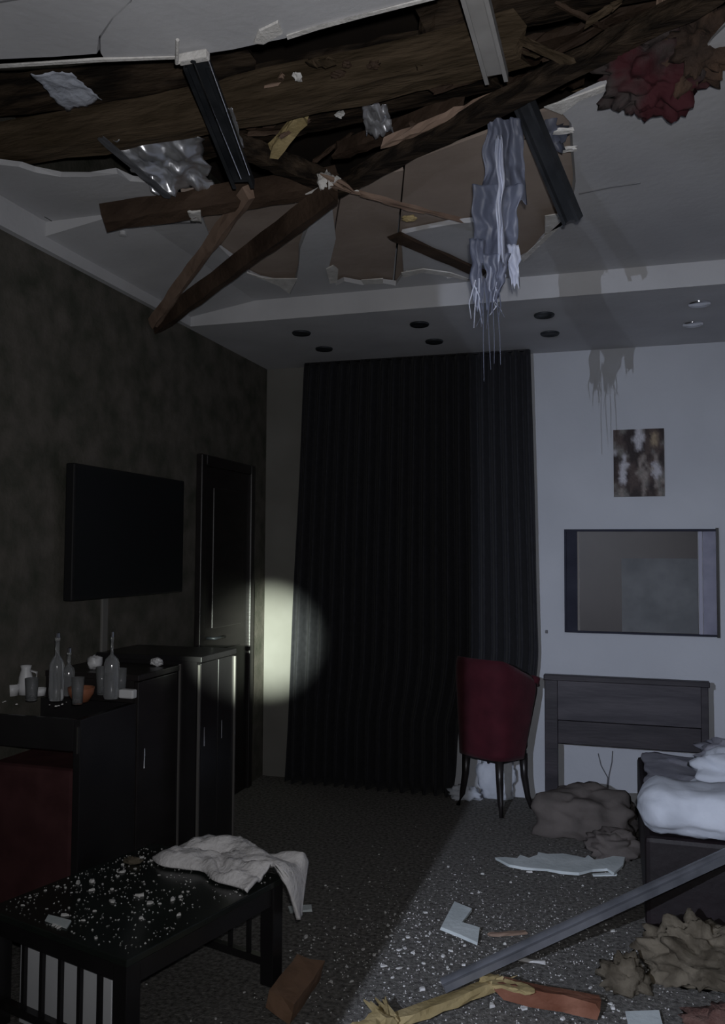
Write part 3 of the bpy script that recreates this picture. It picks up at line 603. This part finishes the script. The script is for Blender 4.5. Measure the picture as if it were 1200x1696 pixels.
tag(blob(tp(.20,.545,TZ+.008),.035,.02,.014,.5,2.5,20,12,41,TZ+.0005).build('rubble_lump', m_heap, None, True), 'brown crumbly lump on the far left of the coffee table', 'rubble')
# towel draped over the far right corner
def towel(u, v):
    # u across from left to right (then over the edge), v from near to far
    sm = max(0, min(1, (v-.42)/.3)); sm = sm*sm*(3-2*sm); b = .50 - (.485 + .125*sm)*u; a = .17 - .30*v + .05*nz((u*3,v*2,0)) + .05*(u-.5)
    wv = .5+.5*math.sin(u*5.5+v*4); k = noise.fractal(Vector((u*4,v*5,1)),1,2,4)
    ed = min(1, 8*min(u, v, 1-v))
    h = .008 + ed*(.030 + .028*k + .018*math.sin(v*11+u*3))
    z = TZ + max(.006, h)
    if b < -.0:                                       # hanging lobe
        ov = -b; z = TZ + .02 - ov*1.5; b = -.012 - .30*ov + .012*math.sin(v*8)
        z += .02*nz((u*6,v*6,5)); a = .0 + (a-.0)*(1 - .5*min(1,ov/.1))
    return tp(a, b, z)
tag(MB().grid(60,34,towel).build('towel', m_towel, None, True, solid=.014, fix=False), 'dusty white towel draped over the far corner of the coffee table', 'towel')

# ------------------------------------------------------------------ debris on the floor
def slabthing(name, pts, z, th, m, label, cat, jit=.006, tilt=0):
    pp = [onz(a,b,z) for a,b in pts]
    o = MB().slab([[(p.x,p.y) for p in pp]], z, z+th, jit).build(name, m); return tag(o, label, cat)
slabthing('plasterboard_scrap', [(820,1424),(838,1423),(856,1426),(859,1420),(874,1424),(888,1420),(891,1415),(906,1419),(930,1418),(952,1422),(968,1425),(974,1420),(982,1428),(1000,1427),(1014,1422),(1036,1423),(1031,1436),(1016,1450),(1006,1443),(980,1444),(958,1450),(930,1448),(905,1443),(868,1441),(842,1436)], .012, .012, m_scrap, 'long pale plasterboard scrap on the floor in front of the brown cloth', 'plasterboard')
slabthing('plasterboard_scrap', [(752,1498),(781,1510),(764,1532),(794,1540),(790,1566),(758,1552),(728,1540)], .012, .012, m_scrap, 'notched white plasterboard scrap lying near the shadow edge', 'plasterboard')
slabthing('plasterboard_scrap', [(1036,1682),(1088,1680),(1100,1710),(1044,1716)], .006, .012, m_scrap, 'pale plasterboard scrap at the bottom edge of the photo', 'plasterboard')
slabthing('plasterboard_scrap', [(980,1448),(1020,1447),(1020,1451),(982,1452)], .004, .006, m_scrap, 'thin pale sliver beside the long plasterboard scrap', 'plasterboard')
slabthing('plasterboard_scrap', [(478,1504),(516,1502),(517,1510),(480,1513)], .004, .008, m_scrap, 'pale sliver on the carpet under the hanging towel', 'plasterboard')
a = onz(735,1638,.02); b = ony(1225,1412,3.40)
tag(channel(a, b, .055, .024, 0, .003).build('steel_rail', m_metal), 'long dirty steel rail leaning from the floor towards the bed', 'metal stud')
wd = tag(timber(onz(655,1692,.03), onz(812,1632,.035), .055, .03, roll=.2, jag=.03, rough=.003, segs=7, splinter=4).build('split_plank', m_pine), 'yellow split plank on the floor at the bottom of the photo', 'plank')
wd = tag(timber(onz(800,1618,.05), onz(826,1630,.05), .05, .025, jag=.02, rough=.005, segs=5).build('split_plank', m_pine), 'short yellow plank stub leaning on the red-brown wood piece', 'plank')
tag(timber(onz(826,1636,.05), onz(985,1668,.03), .07, .05, roll=.15, jag=.02, rough=.003, segs=6).build('broken_wood', m_redwood), 'red-brown broken wood piece on the floor below the steel rail', 'wood')
tag(timber(onz(824,1628,.075), onz(880,1640,.07), .05, .012, jag=.02, rough=.004, segs=6).build('wood_shard', m_pine), 'yellow shard lying on the red-brown wood piece', 'wood')
tag(timber(onz(512,1600,.04), onz(462,1668,.04), .10, .06, roll=.2, jag=.02, rough=.003, segs=5).build('broken_wood', mat('orange_brown_wood',(.15,.085,.05),(.23,.135,.085),.85,scale=8,bump=.4)), 'brown broken wood block beside the coffee table leg', 'wood')
st = thing('splintered_timber', 'pale splintered timber end at the bottom edge left of the yellow plank', 'wood', onz(625,1690,0))
MB().v
timber(onz(585,1720,.04), onz(640,1690,.05), .06, .05, jag=.02, rough=.006, segs=6).build('stump', m_pine, st)
for k in range(7):
    p = onz(640+R.uniform(-24,16), 1692+R.uniform(-8,10), .05); q = onz(600+R.uniform(-4,60), 1652+R.uniform(-6,26), .04+R.uniform(0,.02))
    MB().tube([p,(p+q)/2,q],[.012,.009,.003],5).build('splinter', m_pine, st)
tag(blob((.27,3.29,.06),.19,.12,.12,.5,2.8,72,40,5,0.0).build('insulation_heap', m_heap, None, True), 'brown heap of loose insulation on the floor in front of the bed', 'insulation')
tag(blob((.53,3.10,.06),.16,.14,.10,.4,2.1,40,22,15,0.0).build('insulation_heap', mat('grey_wool',(.085,.082,.09),(.15,.145,.155),.95,scale=12,bump=.7), None, True), 'greyish heap at the right edge in front of the bed', 'insulation')
tag(blob((.01,3.14,.03),.08,.06,.07,.6,2.3,32,18,25,0.0).build('insulation_heap', m_heap, None, True), 'small khaki wad left of the brown heap', 'insulation')
tag(blob((.33,2.95,.02),.12,.09,.05,.6,2.3,32,18,33,0.0).build('insulation_heap', mat('rust_wool',(.10,.045,.035),(.17,.10,.08),.95,scale=20,bump=.8), None, True), 'flat rust-brown wad at the bottom right corner', 'insulation')
tag(timber(onz(812,1548,.008), onz(870,1544,.008), .02, .01, segs=5, jag=.01, rough=.002).build('wood_shard', m_plank), 'thin brown stick on the floor beside the notched scrap', 'wood')
tag(timber(onz(1072,1558,.12), onz(1106,1566,.12), .008, .006, segs=5, jag=.005, rough=.001).build('wood_shard', m_pine), 'thin pale straw on top of the brown heap', 'wood')
tag(timber(onz(856,1588,.006), onz(904,1595,.006), .012, .006, segs=5, jag=.008, rough=.002).build('wood_shard', m_chip), 'thin pale shard above the red-brown wood piece', 'wood')

# chips: eight shapes, each chip an object of its own
chips = []
for k in range(8):
    bmx = bmesh.new(); vsn = []
    n = R.randint(4,6); lo = []; hi = []
    for i in range(n):
        a = 2*math.pi*i/n + R.uniform(-.3,.3); r_ = R.uniform(.6,1.1); sx = R.choice((1,1,1.5,.7))
        lo.append(bmx.verts.new((math.cos(a)*r_*sx, math.sin(a)*r_, 0))); hi.append(bmx.verts.new((math.cos(a)*r_*sx*.85+R.uniform(-.1,.1), math.sin(a)*r_*.85, R.uniform(.4,.75))))
    bmx.faces.new(hi); bmx.faces.new(lo[::-1])
    for i in range(n): bmx.faces.new((lo[i], lo[(i+1)%n], hi[(i+1)%n], hi[i]))
    me = bpy.data.meshes.new('plaster_chip'); bmx.to_mesh(me); bmx.free(); me.materials.append(m_chip); chips.append(me)
def chip(p, s, label, group):
    o = bpy.data.objects.new('plaster_chip', R.choice(chips)); COL.objects.link(o); o.location = p
    o.rotation_euler = (0, 0, R.uniform(0,6.28)); o.scale = (s, s*R.uniform(.6,1), s*R.uniform(.5,.9))
    return tag(o, label, 'plaster chip', group)
blocked = [((.05,3.5),(1.2,5.0)),((-.42,4.55),(.2,5.1))]
def free(p): return not any(a[0] < p.x < b[0] and a[1] < p.y < b[1] for a, b in blocked)
def scatter(n, region, label, group, z=.001, smin=.005, smax=.015, table=False):
    k = 0
    while k < n:
        px, py = R.uniform(region[0],region[2]), R.uniform(region[1],region[3]); p = onz(px, py, z)
        if not table and not free(p): continue
        s = smin + (smax-smin)*R.random()**2.5
        chip(p, s, label, group); k += 1
L1, G1 = 'white plaster chip on the carpet in the lit right half', 'plaster chips on the lit carpet'
scatter(60, (630,1500,770,1640), L1, G1); scatter(50, (690,1400,1050,1600), L1, G1); scatter(42, (800,1560,1190,1696), L1, G1, smax=.016)
L2, G2 = 'plaster chip on the dark carpet left of the shadow edge', 'plaster chips on the dark carpet'
scatter(30, (480,1510,640,1640), L2, G2, smax=.013); scatter(14, (500,1400,700,1520), L2, G2, smax=.009); scatter(8, (230,1620,560,1696), L2, G2, smax=.009)
L3, G3 = 'white plaster chip on the black coffee table', 'plaster chips on the coffee table'
k = 0
while k < 100:
    a, b = R.uniform(.03,TL-.02), R.uniform(.03,.61)
    if a < .22 and b < .50: continue
    if R.random() < (b < .18)*.7: continue
    chip(tp(a,b,TZ+.0005), (.004 + .011*R.random()**3), L3, G3); k += 1
for k in range(9):
    p = onz(R.uniform(0,150), R.uniform(1158,1172), bz+.001); chip(p, R.uniform(.004,.008), 'white plaster chip on top of the bar cabinet', 'plaster chips on the bar cabinet')
# dust and crumbs too small to count
def crumbs(name, n, fn, label):
    mb = MB()
    for k in range(n):
        p = fn(); s = R.uniform(.0015,.0042); a = R.uniform(0,6.28); c, d = math.cos(a)*s, math.sin(a)*s
        mb.add([p+Vector((c,d,0)),p+Vector((-d,c,0)),p+Vector((-c,-d,0)),p+Vector((d*.6,-c*.6,s))],[(0,1,3),(1,2,3),(2,0,3),(0,2,1)])
    return tag(mb.build(name, m_chip, fix=False), label, 'plaster dust', kind='stuff')
def fl():
    while True:
        p = Vector((R.gauss(-.5,.42), R.gauss(3.2,.5), .001))
        if p.y > 2.4 and p.y < 5 and p.x > -1.2 and p.x < 1 and free(p): return p
crumbs('plaster_crumbs', 2600, fl, 'fine white plaster crumbs strewn over the carpet')
crumbs('tabletop_crumbs', 500, lambda: tp(R.uniform(.02,TL-.02), R.uniform(.02,TW-.02), TZ+.0005), 'fine plaster crumbs strewn over the coffee table')
